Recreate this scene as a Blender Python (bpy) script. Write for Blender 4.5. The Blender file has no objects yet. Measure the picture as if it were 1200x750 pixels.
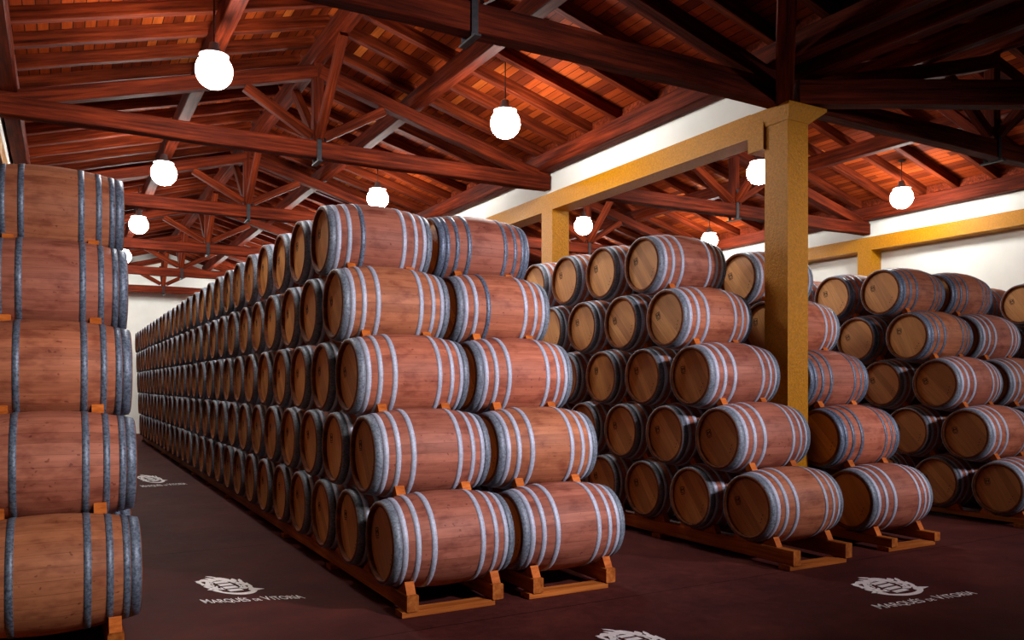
import bpy, math, random
from mathutils import Vector, Matrix
random.seed(7)
S = bpy.context.scene
COL = S.collection
PI = math.pi

# ------------------------------------------------------------------ camera
F_PX, YAW, HORIZON, EYE = 945.8, 0.5105, 451.3, 1.61
cd = bpy.data.cameras.new('camera'); cam = bpy.data.objects.new('camera', cd); COL.objects.link(cam)
cd.sensor_width = 36.0; cd.lens = F_PX * 36 / 1200
cd.shift_y = (HORIZON - 375) / 1200
cd.clip_start = 0.05; cd.clip_end = 200
cam.location = (0, 0, EYE); cam.rotation_euler = (PI/2, 0, -YAW)
S.camera = cam

# ------------------------------------------------------------------ world, light, exposure
W = bpy.data.worlds.new('world'); S.world = W; W.use_nodes = True
W.node_tree.nodes['Background'].inputs[0].default_value = (0.8, 0.75, 1.0, 1)
W.node_tree.nodes['Background'].inputs[1].default_value = 0.01
LAMP = 132.0                                  # radiance of the lamp globes
S.view_settings.view_transform = 'Standard'
S.view_settings.look = 'None'
S.view_settings.gamma = 1.0
S.view_settings.use_curve_mapping = False
S.view_settings.exposure = 0.0

def area(name, loc, target, sx, sy, power, color):
    l = bpy.data.lights.new(name, 'AREA'); l.shape = 'RECTANGLE'; l.size = sx; l.size_y = sy
    l.energy = power; l.color = color
    o = bpy.data.objects.new(name, l); COL.objects.link(o); o.location = loc
    o.rotation_euler = (Vector(target) - Vector(loc)).to_track_quat('-Z', 'Y').to_euler()
    return o
# added fill spots without any fixture, one aimed at each stack
def fill_spot(name, loc, target, power, deg, color=(1.0, 0.90, 0.90)):
    l = bpy.data.lights.new(name, 'SPOT'); l.energy = power; l.color = color
    l.spot_size = math.radians(deg); l.spot_blend = 1.0; l.shadow_soft_size = 0.25
    o = bpy.data.objects.new(name, l); COL.objects.link(o); o.location = loc
    o.rotation_euler = (Vector(target) - Vector(loc)).to_track_quat('-Z', 'Y').to_euler()
fill_spot('front_fill', (2.0, 0.0, 3.9), (-0.25, 5.4, 1.9), 760, 64, (1.0, 0.86, 0.74))
fill_spot('front_fill', (5.3, 0.0, 4.1), (3.2, 5.4, 2.2), 2000, 64, (1.0, 0.88, 0.92))
fill_spot('front_fill', (9.2, 0.0, 4.1), (7.0, 5.4, 1.8), 1250, 64, (1.0, 0.88, 0.92))
fill_spot('front_fill', (12.5, 0.0, 4.1), (10.9, 5.4, 1.6), 750, 64, (1.0, 0.88, 0.90))

# ------------------------------------------------------------------ materials
def mat(name):
    m = bpy.data.materials.new(name); m.use_nodes = True
    nt = m.node_tree; b = nt.nodes['Principled BSDF']
    return m, nt, b
def N(nt, kind, **kw):
    n = nt.nodes.new(kind)
    for k, v in kw.items():
        if hasattr(n, k): setattr(n, k, v)
        else: n.inputs[k.replace('_', ' ')].default_value = v
    return n
def mathn(nt, op, a, b=None, c=None):
    n = nt.nodes.new('ShaderNodeMath'); n.operation = op
    for i, v in enumerate((a, b, c)):
        if v is None: continue
        if isinstance(v, (int, float)): n.inputs[i].default_value = v
        else: nt.links.new(v, n.inputs[i])
    return n.outputs[0]
def mixc(nt, fac, a, b, blend='MIX'):
    n = nt.nodes.new('ShaderNodeMix'); n.data_type = 'RGBA'; n.blend_type = blend
    for s, v in ((n.inputs[0], fac), (n.inputs[6], a), (n.inputs[7], b)):
        if isinstance(v, (int, float)): s.default_value = v
        elif isinstance(v, tuple): s.default_value = (*v, 1) if len(v) == 3 else v
        else: nt.links.new(v, s)
    return n.outputs[2]
def ramp(nt, fac, stops):
    n = nt.nodes.new('ShaderNodeValToRGB'); e = n.color_ramp.elements
    while len(e) < len(stops): e.new(0.5)
    for el, (p, c) in zip(e, stops): el.position = p; el.color = (*c, 1)
    nt.links.new(fac, n.inputs[0]); return n.outputs[0]
def coords(nt, scale, obj_shift=True):
    tc = nt.nodes.new('ShaderNodeTexCoord')
    mp = nt.nodes.new('ShaderNodeMapping'); mp.inputs['Scale'].default_value = scale
    if obj_shift:
        oi = nt.nodes.new('ShaderNodeObjectInfo')
        v = nt.nodes.new('ShaderNodeVectorMath'); v.operation = 'SCALE'
        v.inputs[0].default_value = (17.0, 31.0, 23.0); nt.links.new(oi.outputs['Random'], v.inputs['Scale'])
        a = nt.nodes.new('ShaderNodeVectorMath'); a.operation = 'ADD'
        nt.links.new(tc.outputs['Object'], a.inputs[0]); nt.links.new(v.outputs[0], a.inputs[1])
        nt.links.new(a.outputs[0], mp.inputs['Vector'])
    else:
        nt.links.new(tc.outputs['Object'], mp.inputs['Vector'])
    return mp.outputs[0], tc
def noise(nt, vec, scale=1.0, detail=4.0, rough=0.6):
    n = nt.nodes.new('ShaderNodeTexNoise'); n.inputs['Scale'].default_value = scale
    n.inputs['Detail'].default_value = detail; n.inputs['Roughness'].default_value = rough
    nt.links.new(vec, n.inputs['Vector']); return n.outputs['Fac']
def bump(nt, b, h, strength=0.3, dist=0.01):
    n = nt.nodes.new('ShaderNodeBump'); n.inputs['Strength'].default_value = strength
    n.inputs['Distance'].default_value = dist
    nt.links.new(h, n.inputs['Height']); nt.links.new(n.outputs[0], b.inputs['Normal'])

def timber(name, dark, mid, light, rough=0.55, knots=True, grain=(1.2, 26, 26)):
    m, nt, b = mat(name)
    v, tc = coords(nt, grain)
    g = noise(nt, v, 1.0, 5, 0.65)
    c = ramp(nt, g, [(0.28, dark), (0.5, mid), (0.74, light)])
    v2, _ = coords(nt, (1.3, 4, 4))
    c = mixc(nt, 0.75, c, ramp(nt, noise(nt, v2, 1.0, 3, 0.5), [(0.3, (0.45, 0.42, 0.42)), (0.65, (1.1, 1.1, 1.1))]), 'MULTIPLY')
    nt.links.new(c, b.inputs['Base Color']); b.inputs['Roughness'].default_value = rough; b.inputs['Specular IOR Level'].default_value = 0.08
    bump(nt, b, g, 0.35, 0.006)
    return m
M_TIE = timber('stained_timber', (0.018, 0.0025, 0.001), (0.10, 0.0125, 0.0035), (0.22, 0.031, 0.008), 0.7)
M_RAFTER = timber('rafter_timber', (0.03, 0.004, 0.0012), (0.13, 0.017, 0.004), (0.28, 0.043, 0.010), 0.7)
M_RACK = timber('rack_pine', (0.24, 0.06, 0.012), (0.46, 0.13, 0.024), (0.64, 0.23, 0.05), 0.6)
M_WEDGE = timber('wedge_pine', (0.34, 0.075, 0.012), (0.56, 0.145, 0.025), (0.72, 0.22, 0.045), 0.6, grain=(10, 30, 30))

def planks():
    m, nt, b = mat('plank_ceiling')
    tc = nt.nodes.new('ShaderNodeTexCoord'); sp = nt.nodes.new('ShaderNodeSeparateXYZ')
    nt.links.new(tc.outputs['Object'], sp.inputs[0])
    x, y = sp.outputs[0], sp.outputs[1]                  # local x runs along the boards, y across
    u = mathn(nt, 'DIVIDE', y, 0.115)
    idx = mathn(nt, 'FLOOR', u); fr = mathn(nt, 'FRACT', u)
    seg = mathn(nt, 'FLOOR', mathn(nt, 'ADD', mathn(nt, 'DIVIDE', x, 2.3), mathn(nt, 'MULTIPLY', idx, 0.37)))
    cv = nt.nodes.new('ShaderNodeCombineXYZ'); nt.links.new(idx, cv.inputs[0]); nt.links.new(seg, cv.inputs[1])
    wn = nt.nodes.new('ShaderNodeTexWhiteNoise'); nt.links.new(cv.outputs[0], wn.inputs[0])
    base = ramp(nt, wn.outputs[0], [(0.0, (0.11, 0.014, 0.003)), (0.5, (0.26, 0.036, 0.006)), (0.85, (0.40, 0.068, 0.010)), (1.0, (0.58, 0.15, 0.025))])
    mp = nt.nodes.new('ShaderNodeMapping'); mp.inputs['Scale'].default_value = (1.5, 30, 1)
    nt.links.new(tc.outputs['Object'], mp.inputs[0])
    g = noise(nt, mp.outputs[0], 1, 4, 0.6)
    c = mixc(nt, 0.7, base, ramp(nt, g, [(0.3, (0.55, 0.5, 0.5)), (0.7, (1.2, 1.2, 1.2))]), 'MULTIPLY')
    gap = mathn(nt, 'LESS_THAN', mathn(nt, 'ABSOLUTE', mathn(nt, 'SUBTRACT', fr, 0.5)), 0.455)
    c = mixc(nt, gap, (0.02, 0.005, 0.002), c)
    nt.links.new(c, b.inputs['Base Color']); b.inputs['Roughness'].default_value = 0.7; b.inputs['Specular IOR Level'].default_value = 0.08
    bump(nt, b, gap, 0.5, 0.01)
    return m
M_PLANK = planks()

def barrel_wood():
    m, nt, b = mat('oak_staves')
    tc = nt.nodes.new('ShaderNodeTexCoord'); sp = nt.nodes.new('ShaderNodeSeparateXYZ')
    nt.links.new(tc.outputs['Object'], sp.inputs[0])
    ang = mathn(nt, 'ARCTAN2', sp.outputs[1], sp.outputs[2])
    u = mathn(nt, 'MULTIPLY', mathn(nt, 'ADD', ang, PI), 29 / (2*PI))
    idx = mathn(nt, 'FLOOR', u); fr = mathn(nt, 'FRACT', u)
    oi = nt.nodes.new('ShaderNodeObjectInfo')
    cv = nt.nodes.new('ShaderNodeCombineXYZ'); nt.links.new(idx, cv.inputs[0]); nt.links.new(oi.outputs['Random'], cv.inputs[1])
    wn = nt.nodes.new('ShaderNodeTexWhiteNoise'); nt.links.new(cv.outputs[0], wn.inputs[0])
    base = ramp(nt, wn.outputs[0], [(0, (0.35, 0.115, 0.070)), (0.5, (0.41, 0.142, 0.088)), (1, (0.48, 0.172, 0.106))])
    v, _ = coords(nt, (2.5, 38, 38)); g = noise(nt, v, 1, 5, 0.65)
    c = mixc(nt, 0.75, base, ramp(nt, g, [(0.28, (0.62, 0.55, 0.5)), (0.7, (1.12, 1.12, 1.12))]), 'MULTIPLY')
    v2, _ = coords(nt, (5, 9, 9)); st = noise(nt, v2, 1, 3, 0.6)
    c = mixc(nt, 0.8, c, ramp(nt, st, [(0.32, (0.55, 0.40, 0.40)), (0.5, (1, 1, 1)), (0.75, (1.12, 1.15, 1.15))]), 'MULTIPLY')
    v3, _ = coords(nt, (28, 34, 34)); sp2 = noise(nt, v3, 1, 1, 0.5)
    c = mixc(nt, 0.7, c, ramp(nt, sp2, [(0.24, (0.35, 0.22, 0.22)), (0.30, (1, 1, 1))]), 'MULTIPLY')
    line = mathn(nt, 'LESS_THAN', mathn(nt, 'ABSOLUTE', mathn(nt, 'SUBTRACT', fr, 0.5)), 0.485)
    c = mixc(nt, line, mixc(nt, 0.6, c, (0.08, 0.02, 0.01)), c)
    rv = ramp(nt, oi.outputs['Random'], [(0, (0.86, 0.84, 0.88)), (0.35, (1, 1, 1.05)), (0.7, (1.05, 1.12, 0.85)), (1, (1.12, 1.0, 0.95))])
    c = mixc(nt, 1.0, c, rv, 'MULTIPLY')
    nt.links.new(c, b.inputs['Base Color']); b.inputs['Roughness'].default_value = 0.6; b.inputs['Specular IOR Level'].default_value = 0.3
    bump(nt, b, mathn(nt, 'ADD', mathn(nt, 'MULTIPLY', g, 0.6), line), 0.3, 0.004)
    return m
M_STAVE = barrel_wood()
M_CHIME = timber('dark_chime_oak', (0.07, 0.022, 0.009), (0.17, 0.052, 0.018), (0.27, 0.085, 0.03), 0.7, grain=(6, 20, 20))
def head_wood():
    m, nt, b = mat('oak_head')
    tc = nt.nodes.new('ShaderNodeTexCoord')
    mp = nt.nodes.new('ShaderNodeMapping'); mp.inputs['Rotation'].default_value = (math.radians(38), 0, 0)
    nt.links.new(tc.outputs['Object'], mp.inputs[0])
    sp = nt.nodes.new('ShaderNodeSeparateXYZ'); nt.links.new(mp.outputs[0], sp.inputs[0])
    u = mathn(nt, 'DIVIDE', sp.outputs[1], 0.085); idx = mathn(nt, 'FLOOR', u); fr = mathn(nt, 'FRACT', u)
    oi = nt.nodes.new('ShaderNodeObjectInfo')
    cv = nt.nodes.new('ShaderNodeCombineXYZ'); nt.links.new(idx, cv.inputs[0]); nt.links.new(oi.outputs['Random'], cv.inputs[1])
    wn = nt.nodes.new('ShaderNodeTexWhiteNoise'); nt.links.new(cv.outputs[0], wn.inputs[0])
    base = ramp(nt, wn.outputs[0], [(0, (0.48, 0.20, 0.052)), (0.5, (0.62, 0.275, 0.074)), (1, (0.74, 0.36, 0.11))])
    m2 = nt.nodes.new('ShaderNodeMapping'); m2.inputs['Scale'].default_value = (1, 40, 3); nt.links.new(mp.outputs[0], m2.inputs[0])
    g = noise(nt, m2.outputs[0], 1, 4, 0.6)
    c = mixc(nt, 0.7, base, ramp(nt, g, [(0.3, (0.7, 0.62, 0.55)), (0.7, (1.1, 1.1, 1.1))]), 'MULTIPLY')
    line = mathn(nt, 'LESS_THAN', mathn(nt, 'ABSOLUTE', mathn(nt, 'SUBTRACT', fr, 0.5)), 0.487)
    c = mixc(nt, line, mixc(nt, 0.5, c, (0.12, 0.05, 0.02)), c)
    nt.links.new(c, b.inputs['Base Color']); b.inputs['Roughness'].default_value = 0.55
    bump(nt, b, g, 0.15, 0.003)
    return m
M_HEAD = head_wood()
def hoop_metal(name, a, bcol, rough, metal):
    m, nt, b = mat(name)
    v, _ = coords(nt, (60, 60, 60)); g = noise(nt, v, 1, 3, 0.7)
    v2, _ = coords(nt, (7, 7, 7)); g2 = noise(nt, v2, 1, 2, 0.5)
    c = ramp(nt, g, [(0.3, a), (0.68, bcol)])
    c = mixc(nt, 0.6, c, ramp(nt, g2, [(0.3, (0.7, 0.72, 0.75)), (0.7, (1.1, 1.1, 1.1))]), 'MULTIPLY')
    nt.links.new(c, b.inputs['Base Color']); b.inputs['Roughness'].default_value = rough
    b.inputs['Metallic'].default_value = metal
    bump(nt, b, g, 0.15, 0.002)
    return m
M_HOOP = hoop_metal('galvanised_hoop', (0.34, 0.40, 0.52), (0.58, 0.64, 0.78), 0.6, 0.15)
M_HOOPE = hoop_metal('mottled_end_hoop', (0.06, 0.085, 0.115), (0.29, 0.345, 0.42), 0.55, 0.2)
M_HOOPD = hoop_metal('weathered_hoop', (0.04, 0.06, 0.10), (0.24, 0.31, 0.43), 0.5, 0.3)

def simple(name, col, rough=0.5, metal=0.0, var=0.25, scale=8.0, bmp=0.1):
    m, nt, b = mat(name)
    v, _ = coords(nt, (1, 1, 1), False); g = noise(nt, v, scale, 5, 0.6)
    lo = tuple(c*(1-var) for c in col); hi = tuple(min(1, c*(1+var)) for c in col)
    nt.links.new(ramp(nt, g, [(0.3, lo), (0.7, hi)]), b.inputs['Base Color'])
    b.inputs['Roughness'].default_value = rough; b.inputs['Metallic'].default_value = metal
    if bmp: bump(nt, b, g, bmp, 0.01)
    return m
M_YELLOW = simple('yellow_paint', (0.47, 0.195, 0.005), 0.36, 0, 0.22, 42, 0.9)
M_YELLOW.node_tree.nodes['Principled BSDF'].inputs['Specular IOR Level'].default_value = 0.15
M_WHITE = simple('white_plaster', (0.80, 0.81, 0.77), 0.8, 0, 0.06, 1.2, 0.05)
M_IRON = simple('black_iron', (0.03, 0.03, 0.035), 0.5, 0.6, 0.3, 20)
M_STAMP = simple('branded_ink', (0.02, 0.012, 0.01), 0.8, 0, 0.2, 20, 0)
M_LOGO = simple('white_logo', (0.88, 0.86, 0.86), 0.7, 0, 0.12, 30, 0)  # near-white colour of the crest and lettering
M_CAP = simple('lamp_housing', (0.25, 0.25, 0.27), 0.4, 0.5, 0.1, 20, 0)

def floor_mat():
    m, nt, b = mat('maroon_concrete')
    v, tc = coords(nt, (1, 1, 1), False)
    a = noise(nt, v, 0.9, 5, 0.65); c1 = ramp(nt, a, [(0.3, (0.050, 0.013, 0.013)), (0.55, (0.080, 0.020, 0.017)), (0.75, (0.115, 0.028, 0.020))])
    a2 = noise(nt, v, 14, 5, 0.7); c = mixc(nt, 0.8, c1, ramp(nt, a2, [(0.3, (0.6, 0.6, 0.62)), (0.7, (1.2, 1.2, 1.2))]), 'MULTIPLY')
    sp = nt.nodes.new('ShaderNodeSeparateXYZ'); nt.links.new(tc.outputs['Object'], sp.inputs[0])
    # joints every 3.4 m across the aisles
    fr = mathn(nt, 'FRACT', mathn(nt, 'DIVIDE', mathn(nt, 'ADD', sp.outputs[1], 1.13), 3.4))
    j = mathn(nt, 'LESS_THAN', fr, 0.004)
    c = mixc(nt, mathn(nt, 'MULTIPLY', j, 0.75), c, (0.008, 0.004, 0.004))
    nt.links.new(c, b.inputs['Base Color'])
    r = ramp(nt, a2, [(0.3, (0.6,)*3), (0.7, (0.8,)*3)]); nt.links.new(r, b.inputs['Roughness']); b.inputs['Specular IOR Level'].default_value = 0.04
    bump(nt, b, a2, 0.12, 0.01)
    return m
M_FLOOR = floor_mat()
def glow_mat():
    m = bpy.data.materials.new('lamp_glass'); m.use_nodes = True; nt = m.node_tree
    nt.nodes.clear(); e = nt.nodes.new('ShaderNodeEmission'); o = nt.nodes.new('ShaderNodeOutputMaterial')
    e.inputs[0].default_value = (1.0, 0.97, 0.91, 1); e.inputs[1].default_value = LAMP
    nt.links.new(e.outputs[0], o.inputs[0]); return m
M_GLOW = glow_mat()

# ------------------------------------------------------------------ mesh helpers
def link(name, me, parent=None, loc=(0, 0, 0)):
    o = bpy.data.objects.new(name, me); COL.objects.link(o)
    if parent is not None: o.parent = parent
    o.location = loc; return o
def mesh(name, verts, faces, mats, smooth=False, fm=None):
    me = bpy.data.meshes.new(name); me.from_pydata(verts, [], faces)
    for m in (mats if isinstance(mats, (list, tuple)) else [mats]): me.materials.append(m)
    if fm: me.polygons.foreach_set('material_index', fm)
    if smooth: me.polygons.foreach_set('use_smooth', [True]*len(faces))
    me.update(); return me
def tag(o, label, cat, group=None, kind=None):
    if label: o['label'] = label
    if cat: o['category'] = cat
    if group: o['group'] = group
    if kind: o['kind'] = kind
    return o
def thing(name, label, cat, loc, group=None):
    return tag(link(name, None, None, loc), label, cat, group)
def box_data(lo, hi):
    x0, y0, z0 = lo; x1, y1, z1 = hi
    v = [(x0,y0,z0),(x1,y0,z0),(x1,y1,z0),(x0,y1,z0),(x0,y0,z1),(x1,y0,z1),(x1,y1,z1),(x0,y1,z1)]
    f = [(0,3,2,1),(4,5,6,7),(0,1,5,4),(1,2,6,5),(2,3,7,6),(3,0,4,7)]
    return v, f
def box(name, lo, hi, m, parent=None):
    """box in world axes; the origin sits at the box's centre"""
    lo = Vector(lo); hi = Vector(hi); c = (lo + hi)/2
    v, f = box_data(lo - c, hi - c)
    base = parent.matrix_world.translation if parent is not None else Vector((0,0,0))
    if parent is not None: base = Vector(parent.location)
    return link(name, mesh(name, v, f, m), parent, c - base)
def beam(name, p0, p1, w, h, m, parent=None, rough=0.004, up=(0, 0, 1)):
    """rough-sawn timber from p0 to p1 (centre line): local x along it, chamfered section w x h"""
    p0 = Vector(p0); p1 = Vector(p1); L = (p1 - p0).length; ax = (p1 - p0).normalized()
    u = Vector(up); side = u.cross(ax)
    if side.length < 1e-4: side = Vector((1, 0, 0)).cross(ax)
    side.normalize(); upv = ax.cross(side)
    ch = min(w, h)*0.07
    prof = [(-w/2+ch,-h/2),(w/2-ch,-h/2),(w/2,-h/2+ch),(w/2,h/2-ch),(w/2-ch,h/2),(-w/2+ch,h/2),(-w/2,h/2-ch),(-w/2,-h/2+ch)]
    n = max(1, min(14, int(L/0.45))); V = []; Fc = []
    for i in range(n+1):
        x = -L/2 + L*i/n
        jy, jz = random.uniform(-rough, rough), random.uniform(-rough, rough)
        for (a, b) in prof: V.append((x, a + jy + random.uniform(-rough, rough)*0.5, b + jz + random.uniform(-rough, rough)*0.5))
    for i in range(n):
        for k in range(8):
            a = i*8+k; b = i*8+(k+1) % 8; Fc.append((a, b, b+8, a+8))
    Fc.append(tuple(range(8))[::-1]); Fc.append(tuple(n*8+k for k in range(8)))
    o = link(name, mesh(name, V, Fc, m), parent)
    R = Matrix((ax, side, upv)).transposed().to_4x4()
    c = (p0+p1)/2
    if parent is not None: c = c - Vector(parent.location)
    o.matrix_basis = Matrix.Translation(c) @ R
    return o
def prism(name, quad, x0, x1, m, parent=None, origin=None):
    """cross-section given in (y, z), extruded along x"""
    cx = (x0+x1)/2; cy = sum(q[0] for q in quad)/len(quad); cz = min(q[1] for q in quad)
    k = len(quad); V = [(x0-cx, y-cy, z-cz) for y, z in quad] + [(x1-cx, y-cy, z-cz) for y, z in quad]
    Fc = [tuple(range(k))[::-1], tuple(range(k, 2*k))] + [(i, (i+1) % k, (i+1) % k + k, i+k) for i in range(k)]
    loc = Vector((cx, cy, cz))
    if parent is not None: loc = loc - Vector(parent.location)
    return link(name, mesh(name, V, Fc, m), parent, loc)
def dup(root, loc):
    r = root.copy(); COL.objects.link(r); r.location = loc
    for ch in list(root.children):
        c = ch.copy(); COL.objects.link(c); c.parent = r
        for g in list(ch.children):
            d = g.copy(); COL.objects.link(d); d.parent = c
    return r
def structure(o): o['kind'] = 'structure'; return o

# ------------------------------------------------------------------ building: levels and lines
X_L, X_C, X_C2, X_R = -0.6, 6.50, 6.80, 13.92      # faces of the yellow beam lines
CEN1, CEN2 = 2.95, 10.36
TRUSS_Y = [5.98, 10.5, 15.03, 19.55, 24.1, 28.6]
Y_END = 29.4
BEAM_B, BEAM_T = 4.27, 4.53
SLOPE = 0.278
HALF = 3.55

fl = box('floor', (-6, -4, -0.2), (18, Y_END+0.3, 0), M_FLOOR); structure(fl)
structure(box('wall_back', (-6, Y_END, 0), (18, Y_END+0.3, 7.2), M_WHITE))
structure(box('wall_right', (X_R+0.32, -4, 0), (X_R+0.55, Y_END, 5.6), M_WHITE))
structure(box('wall_middle', (X_C+0.03, 6.0, BEAM_T), (X_C2-0.03, Y_END, 5.30), M_WHITE))
structure(box('wall_left_upper', (X_L-0.27, 6.0, BEAM_T), (X_L-0.03, Y_END, 5.30), M_WHITE))
structure(box('wall_right_upper', (X_R+0.04, 4.0, BEAM_T+0.01), (X_R+0.30, Y_END, 5.30), M_WHITE))

# yellow columns and beams
def column(x0, y0, label, cap=True):
    t = thing('yellow_column', label, 'column', (x0+0.15, y0+0.155, 0), 'yellow columns')
    box('shaft', (x0, y0, 0), (x0+0.30, y0+0.31, BEAM_B if not cap else 4.40), M_YELLOW, t)
    if cap:
        b = Vector(t.location)
        # flared plate on top and the beam shoe on the far side
        V = [(-0.16,-0.165,4.33),(0.16,-0.165,4.33),(0.16,0.165,4.33),(-0.16,0.165,4.33),
             (-0.20,-0.22,4.47),(0.36,-0.22,4.47),(0.36,0.40,4.47),(-0.20,0.40,4.47),
             (-0.20,-0.22,4.50),(0.36,-0.22,4.50),(0.36,0.40,4.50),(-0.20,0.40,4.50)]
        Fc = [(0,3,2,1),(8,9,10,11)]
        for a in (0, 4):
            for k in range(4): Fc.append((a+k, a+(k+1)%4, a+(k+1)%4+4, a+k+4))
        link('capital', mesh('capital', V, Fc, M_YELLOW), t)
        box('bracket', (x0-0.03, y0+0.30, 4.10), (x0+0.33, y0+0.52, 4.49), M_YELLOW, t)
    return t
def ybeam(x0, y0, y1, label):
    o = box('yellow_beam', (x0, y0, BEAM_B), (x0+0.30, y1, BEAM_T), M_YELLOW)
    return tag(o, label, 'beam', None, 'thing')
ordn = ['first','second','third','fourth','fifth','sixth','seventh','eighth','ninth','tenth','eleventh','twelfth','thirteenth','fourteenth','fifteenth',
        'sixteenth','seventeenth','eighteenth','nineteenth','twentieth','twenty-first','twenty-second','twenty-third','twenty-fourth','twenty-fifth','twenty-sixth','twenty-seventh','twenty-eighth','twenty-ninth','thirtieth']
column(X_C, 5.83, 'tall glossy yellow column in the foreground, between the barrel stacks on the right')
column(X_C, 10.36, 'yellow column rising behind the top barrel of the middle stack', False)
column(X_R, 10.40, 'yellow column against the white wall on the right', False)
ybeam(X_C, 6.35, Y_END, 'glossy yellow beam running back from the foreground column')
ybeam(X_R, 3.0, Y_END, 'yellow beam along the white right-hand wall')
ybeam(X_L-0.30, 6.0, Y_END, 'yellow beam end at the left edge, above the left stack')

# ------------------------------------------------------------------ roof
RB0 = 5.09                                    # underside of the common rafters at the eaves
def slope(cen, sgn, name_idx, y0, y1):
    """boarded slope with its rafters; sgn=+1: falls towards +x"""
    xe = cen + sgn*(HALF + 0.12)
    L = math.hypot(HALF+0.12, SLOPE*(HALF+0.12))
    zt = RB0 + 0.15 + SLOPE*HALF
    ze = zt - SLOPE*(HALF+0.12)
    # deck: local x along the building, local y across the boards
    mid = Vector(((cen+xe)/2, (y0+y1)/2, (zt+ze)/2 + 0.015))
    ax = Vector((0, 1, 0)); down = Vector((xe-cen, 0, ze-zt)).normalized(); n = ax.cross(down)
    v, f = box_data((-(y1-y0)/2, -L/2, -0.015), ((y1-y0)/2, L/2, 0.015))
    o = link('ceiling', mesh('ceiling', v, f, M_PLANK)); structure(o)
    R = Matrix((ax, down, n)).transposed().to_4x4()
    o.matrix_basis = Matrix.Translation(mid) @ R
    inv = (Matrix.Translation(mid) @ R).inverted()
    y = y0 + 0.3
    while y < y1:
        yy = y + random.uniform(-0.03, 0.03)
        p0 = Vector((cen + sgn*0.02, yy, zt - 0.075)); p1 = Vector((xe - sgn*0.10, yy, ze - 0.075 + SLOPE*0.10))
        r = beam('rafter', p0, p1, 0.105, 0.148, M_RAFTER, None, 0.005)
        m = r.matrix_basis.copy(); r.parent = o; r.matrix_basis = inv @ m
        y += 0.665
    return o
for cen in (CEN1, CEN2):
    for sgn in (-1, 1): slope(cen, sgn, 0, -1.0, Y_END)
# purlins, ridge beams, wall plates: each runs the length of the hall
def rb(dx): return RB0 + SLOPE*(HALF-dx)
for cen, nave in ((CEN1, 'left'), (CEN2, 'right')):
    for dx, w, h, what in ((-1.38, 0.16, 0.24, 'left-hand'), (1.38, 0.16, 0.24, 'right-hand')):
        z = rb(abs(dx)) - h/2 - 0.01
        o = beam('roof_purlin', (cen+dx, -1, z), (cen+dx, Y_END, z), w, h, M_TIE, None, 0.006)
        tag(o, '%s dark timber purlin carrying the rafters of the %s nave' % (what, nave), 'beam', 'purlins', 'thing')
    z = rb(0) - 0.14
    o = beam('ridge_beam', (cen, -1, z), (cen, Y_END, z), 0.16, 0.24, M_TIE, None, 0.006)
    tag(o, 'timber ridge beam under the peak of the %s nave roof' % nave, 'beam', 'ridge beams', 'thing')
    for sgn, side in ((-1, 'left'), (1, 'right')):
        x = cen + sgn*(HALF - 0.10)
        o = beam('wall_plate', (x, -1, 4.96), (x, Y_END, 4.96), 0.19, 0.25, M_TIE, None, 0.006)
        tag(o, 'timber wall plate along the %s eaves of the %s nave' % (side, nave), 'beam', 'wall plates', 'thing')
        x2 = cen + sgn*(HALF - 0.03)
        structure(box('trim_eaves', (x2-0.012, -1, 5.08), (x2+0.012, Y_END, 5.25), M_RAFTER))

def truss(cen, Y, label, zb=4.61, h=0.215, front=False):
    t = thing('roof_truss', label, 'truss', (cen, Y, zb), 'king-post roof trusses')
    zt = zb + h; hw = HALF
    beam('tie_beam', (cen-hw, Y, zb+h/2), (cen+hw, Y, zb+h/2), 0.17, h, M_TIE, t, 0.006)
    top = lambda dx: 5.80 - SLOPE*dx
    d = 0.17
    for s in (-1, 1):
        beam('principal_rafter', (cen + s*0.03, Y, top(0.03)-d/2), (cen + s*(hw-0.03), Y, top(hw-0.03)-d/2+0.01), 0.15, d, M_TIE, t, 0.006)
        beam('strut', (cen + s*0.08, Y, zt+0.07), (cen + s*0.92, Y, top(0.92)-d-0.015), 0.10, 0.12, M_RAFTER, t, 0.004)
    beam('king_post', (cen, Y, zt-0.01), (cen, Y, top(0)+0.02), 0.14, 0.14, M_TIE, t, 0.005, up=(0,1,0))
    for s in (-1, 1):
        beam('ridge_brace', (cen, Y+s*0.09, zt+0.06), (cen, Y+s*1.12, rb(0)-0.27), 0.10, 0.12, M_RAFTER, t, 0.004)
    # iron strap hanging the tie from the post
    st = [(-0.085,zb-0.03),(0.085,zb-0.03)]
    V = []; Fc = []
    for (a, b2, c, d2, e, f2) in ((-0.03,0.03,-0.098,-0.088,zb-0.05,zt+0.25), (-0.03,0.03,0.088,0.098,zb-0.05,zt+0.25), (-0.03,0.03,-0.15,0.15,zb-0.062,zb-0.045)):
        v, f = box_data((a, c, e-zb), (b2, d2, f2-zb)); k = len(V); V += v; Fc += [tuple(i+k for i in q) for q in f]
    link('iron_strap', mesh('iron_strap', V, Fc, M_IRON), t)
    return t
pos_l = ['nearest', 'second', 'third', 'fourth', 'fifth', 'farthest']
for i, Y in enumerate(TRUSS_Y):
    truss(CEN1, Y, 'dark red timber king-post truss over the left aisle, %s from the front' % pos_l[i], *( (4.50, 0.25) if i == 0 else (4.58, 0.215) if i == 1 else (4.62, 0.22)))
    truss(CEN2, Y, 'dark red timber king-post truss over the right nave, %s from the front' % pos_l[i], 4.50 if i == 0 else 4.57, 0.22)
o = beam('diagonal_tie', (6.75, 5.93, 4.66), (10.6, 3.77, 4.66), 0.18, 0.26, M_TIE, None, 0.006)
tag(o, 'very dark level timber running right from the foreground column top', 'beam', None, 'thing')
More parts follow.
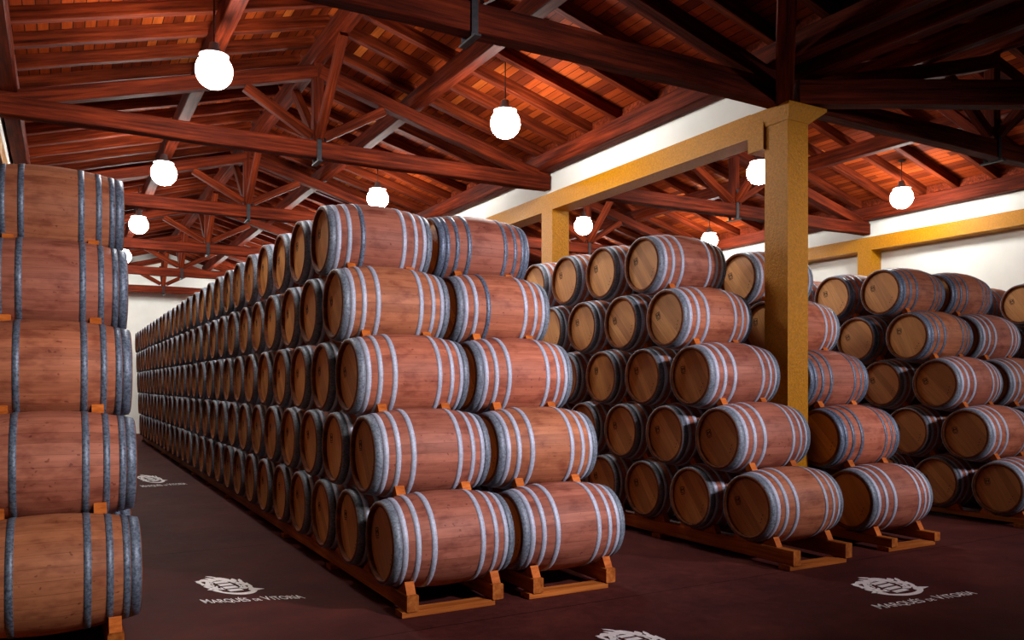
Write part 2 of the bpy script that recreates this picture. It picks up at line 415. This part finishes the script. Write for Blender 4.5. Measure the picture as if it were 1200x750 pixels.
o = beam('diagonal_rafter', (6.56, 5.93, 4.56), (5.25, 4.71, 5.15), 0.17, 0.2, M_TIE, None, 0.006)
tag(o, 'dark timber rising steeply from the foreground column top', 'beam', None, 'thing')

# ------------------------------------------------------------------ pendant lamps
def lathe(prof, n=32, axis='z'):
    V = []; Fc = []
    for (r, z) in prof:
        for k in range(n):
            a = 2*PI*k/n; V.append((r*math.cos(a), r*math.sin(a), z) if axis == 'z' else (z, r*math.cos(a), r*math.sin(a)))
    for i in range(len(prof)-1):
        for k in range(n):
            a = i*n+k; b = i*n+(k+1) % n; Fc.append((a, b, b+n, a+n))
    return V, Fc
def make_lamp():
    t = thing('pendant_lamp', '', 'lamp', (0, 0, 0), 'hanging warehouse lamps')
    prof = [(0.185*math.sin(PI*k/16) + 0.001, -0.03-0.185*math.cos(PI*k/16)) for k in range(14)]
    V, Fc = lathe(prof, 24); link('globe', mesh('globe', V, Fc, M_GLOW, True), t)
    V, Fc = lathe([(0.001, 0.128), (0.150, 0.126), (0.152, 0.133), (0.06, 0.185), (0.045, 0.26), (0.001, 0.272)], 28)
    link('lamp_cap', mesh('lamp_cap', V, Fc, M_CAP, True), t)
    V, Fc = lathe([(0.007, 0.0), (0.007, 1.0)], 8); link('cord', mesh('cord', V, Fc, M_IRON, True), t, (0, 0, 0.26))
    V, Fc = lathe([(0.001, -0.03), (0.03, -0.03), (0.06, -0.012), (0.065, 0.0), (0.001, 0.001)], 16); link('ceiling_rose', mesh('ceiling_rose', V, Fc, M_IRON, True), t, (0, 0, 1))
    return t
lamp0 = make_lamp(); used = False
LAMPS = []
for x, nm in ((1.40, 'left'), (4.86, 'right')):
    for y, w in ((8.85, 'nearest'), (13.5, 'second'), (18.1, 'third'), (22.7, 'fourth'), (27.2, 'farthest')):
        LAMPS.append((x, y, 'glowing white globe lamp over the left nave, %s row, %s from the front' % (nm, w)))
for x, nm in ((9.38, 'left'), (12.82, 'right')):
    for y, w in ((8.97, 'nearest'), (13.75, 'second'), (18.4, 'third')):
        LAMPS.append((x, y, 'glowing white globe lamp over the right nave, %s row, %s from the front' % (nm, w)))
for x, y, lab in LAMPS:
    loc = (x, y, 4.91)
    if not used: l = lamp0; l.location = loc; used = True
    else: l = dup(lamp0, loc)
    l['label'] = lab
    cen = CEN1 if x < X_C else CEN2
    top = RB0 + 0.15 + SLOPE*(HALF - abs(x-cen)) - 4.91 - 0.008
    for ch in l.children:
        if ch.name.startswith('cord'): ch.scale = (1, 1, top - 0.26)
        if ch.name.startswith('ceiling_rose'): ch.location = (0, 0, top)

# ------------------------------------------------------------------ barrels
BL, BR, HR = 0.954, 0.348, 0.290
def R(s): return HR + (BR-HR)*(1-s*s)
NS = 48
def body_prof():
    p = [(0.262, -BL/2+0.050), (0.262, -BL/2+0.004), (0.268, -BL/2), (HR-0.006, -BL/2), (HR-0.002, -BL/2+0.004)]
    for i in range(1, 20):
        s = -1 + 2*i/20; p.append((R(s), s*BL/2))
    return p + [(r, -z) for r, z in p[:5]][::-1]
def hoop_prof(s0, s1, t=0.0035):
    a, b = sorted((s0, s1)); m = (a+b)/2
    return [(R(a)-0.004, a*BL/2), (R(a)+t, a*BL/2), (R(m)+t, m*BL/2), (R(b)+t, b*BL/2), (R(b)-0.004, b*BL/2)]
HOOPS = [(0.872, 0.988), (0.786, 0.864), (0.600, 0.676), (0.358, 0.438)]
def stamp_data():
    """the small burnt maker's mark: a framed M with a foot line, plus three bung pegs low on the other side"""
    q = []
    def bar(y0, z0, y1, z1, w):
        d = Vector((y1-y0, z1-z0)); n = Vector((-d.y, d.x)).normalized()*w/2
        q.append([(y0+n.x, z0+n.y), (y1+n.x, z1+n.y), (y1-n.x, z1-n.y), (y0-n.x, z0-n.y)])
    w = 0.006
    bar(-.03,-.028,.03,-.028,w); bar(-.03,.03,.03,.03,w); bar(-.03,-.028,-.03,.03,w); bar(.03,-.028,.03,.03,w)
    bar(-.017,-.018,-.017,.018,.008); bar(.017,-.018,.017,.018,.008); bar(-.017,.018,0,-.004,.007); bar(.017,.018,0,-.004,.007)
    bar(-.03,-.042,.03,-.042,w)
    out = []
    ca, sa = math.cos(math.radians(-14)), math.sin(math.radians(-14))
    for r in q: out.append([(0.135 + y*ca - z*sa, 0.055 + y*sa + z*ca) for y, z in r])
    for (cy, cz) in ((-0.150, -0.095), (-0.165, -0.06), (-0.135, -0.13)):
        out.append([(cy + 0.006*math.cos(a), cz + 0.006*math.sin(a)) for a in [k*PI/3 for k in range(6)]])
    V = []; Fc = []
    for r in out:
        k = len(V); n = len(r)
        V += [(-0.0008, y, z) for y, z in r] + [(0.0, y, z) for y, z in r]
        Fc += [tuple(range(k, k+n)), tuple(range(k+n, k+2*n))[::-1]] + [(k+i, k+n+i, k+n+(i+1) % n, k+(i+1) % n) for i in range(n)]
    return V, Fc
def barrel_meshes(n=NS):
    b = lathe(body_prof(), n, 'x'); hs = []
    for sg in (-1, 1):
        for a, c in HOOPS: hs.append(lathe(hoop_prof(sg*a, sg*c), n, 'x'))
    hd = lathe([(0.001, -0.010), (0.2, -0.010), (0.2625, -0.010), (0.2625, 0.010), (0.001, 0.010)], n, 'x')
    return b, hs, hd
(bV, bF), hs, (hV, hF) = barrel_meshes()
NP = len(body_prof())
def chime_ids(n): return [1 if (i//n < 4 or i//n >= NP-5) else 0 for i in range((NP-1)*n)]
ME_BODY = mesh('staves', bV, bF, [M_STAVE, M_CHIME], True, chime_ids(NS))
ME_HEAD = mesh('head', hV, hF, M_HEAD, False)
sV, sF = stamp_data(); ME_STAMP = mesh('stamp', sV, sF, M_STAMP)
def hoops_meshes(m, e): return [mesh('hoop', v, f, e if k % 4 == 0 else m, True) for k, (v, f) in enumerate(hs)]
ME_HB, ME_HD = hoops_meshes(M_HOOP, M_HOOPE), hoops_meshes(M_HOOPD, M_HOOPD)
def make_barrel(pattern, stamp):
    """pattern: eight booleans, True where a hoop is weathered dark"""
    t = link('wine_barrel', ME_BODY); t['category'] = 'barrel'; t['group'] = 'oak wine barrels stacked in the cellar'
    for k in range(8): link('hoop', (ME_HD if pattern[k] else ME_HB)[k], t)
    for s in (-1, 1):
        h = link('barrel_head', ME_HEAD, t, (s*(BL/2-0.046), 0, 0))
        if s == -1 and stamp: link('stamp', ME_STAMP, h, (-0.0105, 0, 0))
    return t
def merged_barrel():
    (b, f), hs2, (hv, hf) = barrel_meshes(28)
    V = list(b); Fc = list(f); FM = [4*c for c in chime_ids(28)]
    def add(v, ff, mi, dx=0):
        k = len(V); V.extend([(x+dx, y, z) for x, y, z in v]); Fc.extend([tuple(i+k for i in q) for q in ff]); FM.extend([mi]*len(ff))
    for k, (v, ff) in enumerate(hs2): add(v, ff, 3 if k % 4 == 0 else 1)
    for s in (-1, 1): add(hv, hf, 2, s*(BL/2-0.046))
    me = mesh('wine_barrel', V, Fc, [M_STAVE, M_HOOP, M_HEAD, M_HOOPE, M_CHIME], True, FM)
    o = link('wine_barrel', me); o['category'] = 'barrel'; o['group'] = 'oak wine barrels stacked in the cellar'
    return o
LIGHT = [False]*8; DARK = [True]*8
MIXD = [False, False, False, False, False, False, False, True]
MIXE = [True, False, True, False, True, True, True, True]
protos = {'light': make_barrel(LIGHT, True), 'dark': make_barrel(DARK, False), 'mixa': make_barrel([False,False,False,True,False,False,False,False], True),
          'darks': make_barrel(DARK, True), 'far': merged_barrel()}
proto_used = set()
def place(kind, loc, label, rx=0.0):
    p = protos[kind]
    if kind in proto_used: o = dup(p, loc)
    else: o = p; proto_used.add(kind); o.location = loc
    o['label'] = label; o.rotation_euler = (rx, 0, 0)
    return o

PITCH, SET, RISE = 0.7579, 0.3788, 0.6003
LAY = ['bottom', 'second', 'middle', 'fourth', 'top']
# stack: x of barrel centre, y of front row, z of the bottom layer, rows, phrase, kind
STACKS = {
 'A1': (-0.053, 5.477, 0.500, 6, 'cropped stack at the left edge', 'dark'),
 'B1': (2.463, 5.493, 0.482, 27, 'long stack lining the left aisle', 'light'),
 'B2': (3.481, 5.497, 0.482, 8, 'right column of the central stack', 'light'),
 'C1': (5.910, 5.356, 0.500, 7, 'stack left of the yellow column', 'light'),
 'C2': (7.376, 5.430, 0.455, 3, 'stack right of the yellow column', 'light'),
 'D1': (9.850, 5.360, 0.425, 5, 'left column of the far right stack', 'darks'),
 'D2': (10.870, 5.320, 0.425, 2, 'right column of the far right stack', 'light'),
 'E1': (13.08, 5.350, 0.425, 2, 'last stack before the white wall', 'darks'),
}
def row_word(r, n): return 'front barrel' if r == 0 else ordn[r] + ' barrel back'
for key, (cx, cy, cz, rows, phrase, kind0) in STACKS.items():
    for l in range(5):
        for r in range(rows):
            kind = kind0
            if key == 'B1':
                if r >= 12: kind = 'far'
                elif l == 4 and r == 0: kind = 'mixa'
            if key == 'B2' and l == 4: kind = 'dark'
            if key == 'B2' and l == 3: kind = 'mixa'
            if key == 'D2': kind = 'darks' if l == 4 else 'light'
            if key == 'C2' and l in (1, 2): kind = 'darks'
            if key == 'D1' and l in (0, 1, 2): kind = 'light'
            jx = random.uniform(-0.008, 0.008) if r else 0
            place(kind, (cx + jx, cy + PITCH*r + SET*l, cz + RISE*l),
                  'oak barrel in the %s layer, %s, %s' % (LAY[l], row_word(r, rows), phrase), random.choice([0, 0.1, -0.13, 0.2, -0.06]))
del protos

# ------------------------------------------------------------------ racks under the bottom layer
def rack(key, nrail):
    cx, cy, cz, rows, phrase, _ = STACKS[key]
    t = thing('barrel_rack', 'low orange pine rack under the %s' % phrase, 'rack', (cx, cy-0.29, 0), 'pine barrel racks')
    off = 0.335; Rr = R(off/(BL/2)) + 0.004
    rt = cz - Rr - 0.004; y0 = cy - 0.29 - {'C1': 0.17, 'C2': 0.14}.get(key, 0); y1 = cy + PITCH*(nrail-1) + 0.35
    for s in (-1, 1):
        beam('rail', (cx+s*off, y0, (rt+0.042)/2), (cx+s*off, y1, (rt+0.042)/2), 0.088, rt-0.042, M_RACK, t, 0.001)
    n = max(2, int(nrail/2.2)+1)
    for i in range(n):
        y = y0 + 0.075 + (y1-y0-0.15)*i/(n-1)
        beam('sleeper', (cx-off-0.075, y, 0.021), (cx+off-0.02, y, 0.021), 0.13, 0.041, M_RACK, t, 0.001)
    for r in range(min(nrail, 10)):
        for s in (-1, 1):
            for f in (-1, 1):
                yc = cy + PITCH*r
                z1 = cz - math.sqrt(Rr**2 - 0.215**2) - 0.003
                yi = 0.085
                quad = [(yc + f*0.265, rt), (yc + f*0.222, z1), (yc + f*0.15, cz - math.sqrt(Rr**2-0.15**2) - 0.004), (yc + f*yi, rt)]
                prism('wedge', quad, cx + s*off - 0.034, cx + s*off + 0.034, M_WEDGE, t)
    return t
for key in STACKS: rack(key, STACKS[key][3])

# chocks between the layers
SHORT = {'A1': 'left edge stack', 'B1': 'long aisle stack', 'B2': 'central stack right column', 'C1': 'stack left of column', 'C2': 'stack right of column',
         'D1': 'far right stack', 'D2': 'far right stack right column', 'E1': 'last stack by wall'}
def chock(key, l, r, s, who):
    cx, cy, cz, rows, phrase, _ = STACKS[key]
    off = 0.27; Rr = R(off/(BL/2)) + 0.0015
    y = cy + PITCH*r + SET*(l-1); z = cz + RISE*(l-1)
    c0 = Vector((y, z)); c1 = Vector((y+SET, z+RISE))
    d = (c1-c0); mid = (c0+c1)/2; n = d.normalized()
    phi = math.atan2(SET, RISE)
    def pt(deg):
        a = math.radians(deg); return c0 + Vector((math.sin(a), math.cos(a)))*Rr
    def mir(p):
        k = (p-mid).dot(n); return p - 2*k*n
    A, B = pt(15.5), pt(28)
    quad = [tuple(A), tuple(B), tuple(mir(B)), tuple(mir(A))]
    o = prism('wooden_chock', quad, cx + s*off - 0.036, cx + s*off + 0.036, M_WEDGE)
    tag(o, 'orange chock under %s end of %s, %s layer, %s' % ('left' if s < 0 else 'right', who, LAY[l], SHORT[key]), 'chock', 'wooden chocks between barrels')
for key in STACKS:
    for l in range(1, 5):
        for s in (-1, 1): chock(key, l, 0, s, 'front barrel')
for key in ('B1', 'C1', 'D1'):
    for r in (1, 2):
        for l in range(1, 5): chock(key, l, r, -1, ordn[r] + ' barrel')

# ------------------------------------------------------------------ floor marks: crest over MARQUÉS DE VITORIA
def text_mesh():
    parts = []; x = 0.0
    V = []; Fc = []
    for word, size in (('M', 1.18), ('ARQUÉS', 1.0), (' ', 0.6), ('DE', 0.62), (' ', 0.6), ('V', 1.18), ('ITORIA', 1.0)):
        if word == ' ': x += 0.28; continue
        cu = bpy.data.curves.new('t', 'FONT'); cu.body = word; cu.size = size; cu.resolution_u = 3; cu.offset = 0.012
        ob = bpy.data.objects.new('t', cu); COL.objects.link(ob)
        dg = bpy.context.evaluated_depsgraph_get(); me = bpy.data.meshes.new_from_object(ob.evaluated_get(dg))
        k = len(V); mx = max(v.co.x for v in me.vertices)
        V += [(v.co.x + x, v.co.y, 0) for v in me.vertices]; Fc += [tuple(i+k for i in p.vertices) for p in me.polygons]
        x += mx + 0.07
        bpy.data.objects.remove(ob); bpy.data.curves.remove(cu); bpy.data.meshes.remove(me)
    return [(vx/x, vy/0.72, 0) for vx, vy, _ in V], Fc
TV, TF = text_mesh()
def crest_mesh():
    """uv box 0..1: a barred shield ringed by curling leaves, a ribbon below ending in a point"""
    V = []; Fc = []
    def poly(pts):
        k = len(V); V.extend([(a, b, len(Fc)*1.2e-5) for a, b in pts]); Fc.append(tuple(range(k, k+len(pts))))
    rnd = random.Random(5)
    def leaf(cx, cy, ang, L, w):
        ca, sa = math.cos(ang), math.sin(ang); pts = []
        for t, h in ((0,0),(.2,.8),(.5,1),(.8,.6),(1,0),(.8,-.5),(.5,-.9),(.2,-.7)):
            a = (t-.5)*L; b = h*w/2; pts.append((cx + a*ca - b*sa, cy + a*sa + b*ca))
        poly(pts)
    # leaf mantling on both sides, three rings
    for ring, (ra, rb_, L, w, n) in enumerate(((.40,.41,.21,.095,21), (.31,.32,.17,.075,19), (.24,.27,.12,.05,13))):
        for i in range(n):
            a = math.radians(-40 + 260*i/(n-1)); k = 1 + rnd.uniform(-.13, .13)*(ring == 0) + 0.08*math.sin(5*a)*(ring == 0)
            leaf(.5 + ra*k*math.cos(a), .56 + rb_*k*math.sin(a), a + rnd.uniform(.5, 1.9), L*rnd.uniform(.8, 1.2), w*rnd.uniform(.8, 1.25))
    # shield: broad slanting white bars
    for i in range(4):
        y = .22 + i*.150
        poly([(.36, y-.02), (.36, y+.085), (.64, y+.125), (.64, y+.02)])
    # ribbon
    n = 16; up = []; dn = []
    for i in range(n+1):
        t = i/n; a = math.radians(205 + 130*t); up.append((.5+.42*math.cos(a), .48+.36*math.sin(a))); dn.append((.5+.47*math.cos(a), .48+.46*math.sin(a)))
    for i in range(n): poly([up[i], dn[i], dn[i+1], up[i+1]])
    poly([(.86,.20),(1.05,.26),(.90,.33)]); poly([(.0,.33),(.12,.42),(.10,.30)])
    return V, Fc
CV, CF = crest_mesh()
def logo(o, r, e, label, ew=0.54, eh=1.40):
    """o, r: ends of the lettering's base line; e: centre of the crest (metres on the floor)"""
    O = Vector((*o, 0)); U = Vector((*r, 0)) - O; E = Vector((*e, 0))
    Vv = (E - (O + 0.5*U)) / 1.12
    t = thing('floor_logo', label, 'floor logo', (O.x, O.y, 0.0), 'white marks on the floor')
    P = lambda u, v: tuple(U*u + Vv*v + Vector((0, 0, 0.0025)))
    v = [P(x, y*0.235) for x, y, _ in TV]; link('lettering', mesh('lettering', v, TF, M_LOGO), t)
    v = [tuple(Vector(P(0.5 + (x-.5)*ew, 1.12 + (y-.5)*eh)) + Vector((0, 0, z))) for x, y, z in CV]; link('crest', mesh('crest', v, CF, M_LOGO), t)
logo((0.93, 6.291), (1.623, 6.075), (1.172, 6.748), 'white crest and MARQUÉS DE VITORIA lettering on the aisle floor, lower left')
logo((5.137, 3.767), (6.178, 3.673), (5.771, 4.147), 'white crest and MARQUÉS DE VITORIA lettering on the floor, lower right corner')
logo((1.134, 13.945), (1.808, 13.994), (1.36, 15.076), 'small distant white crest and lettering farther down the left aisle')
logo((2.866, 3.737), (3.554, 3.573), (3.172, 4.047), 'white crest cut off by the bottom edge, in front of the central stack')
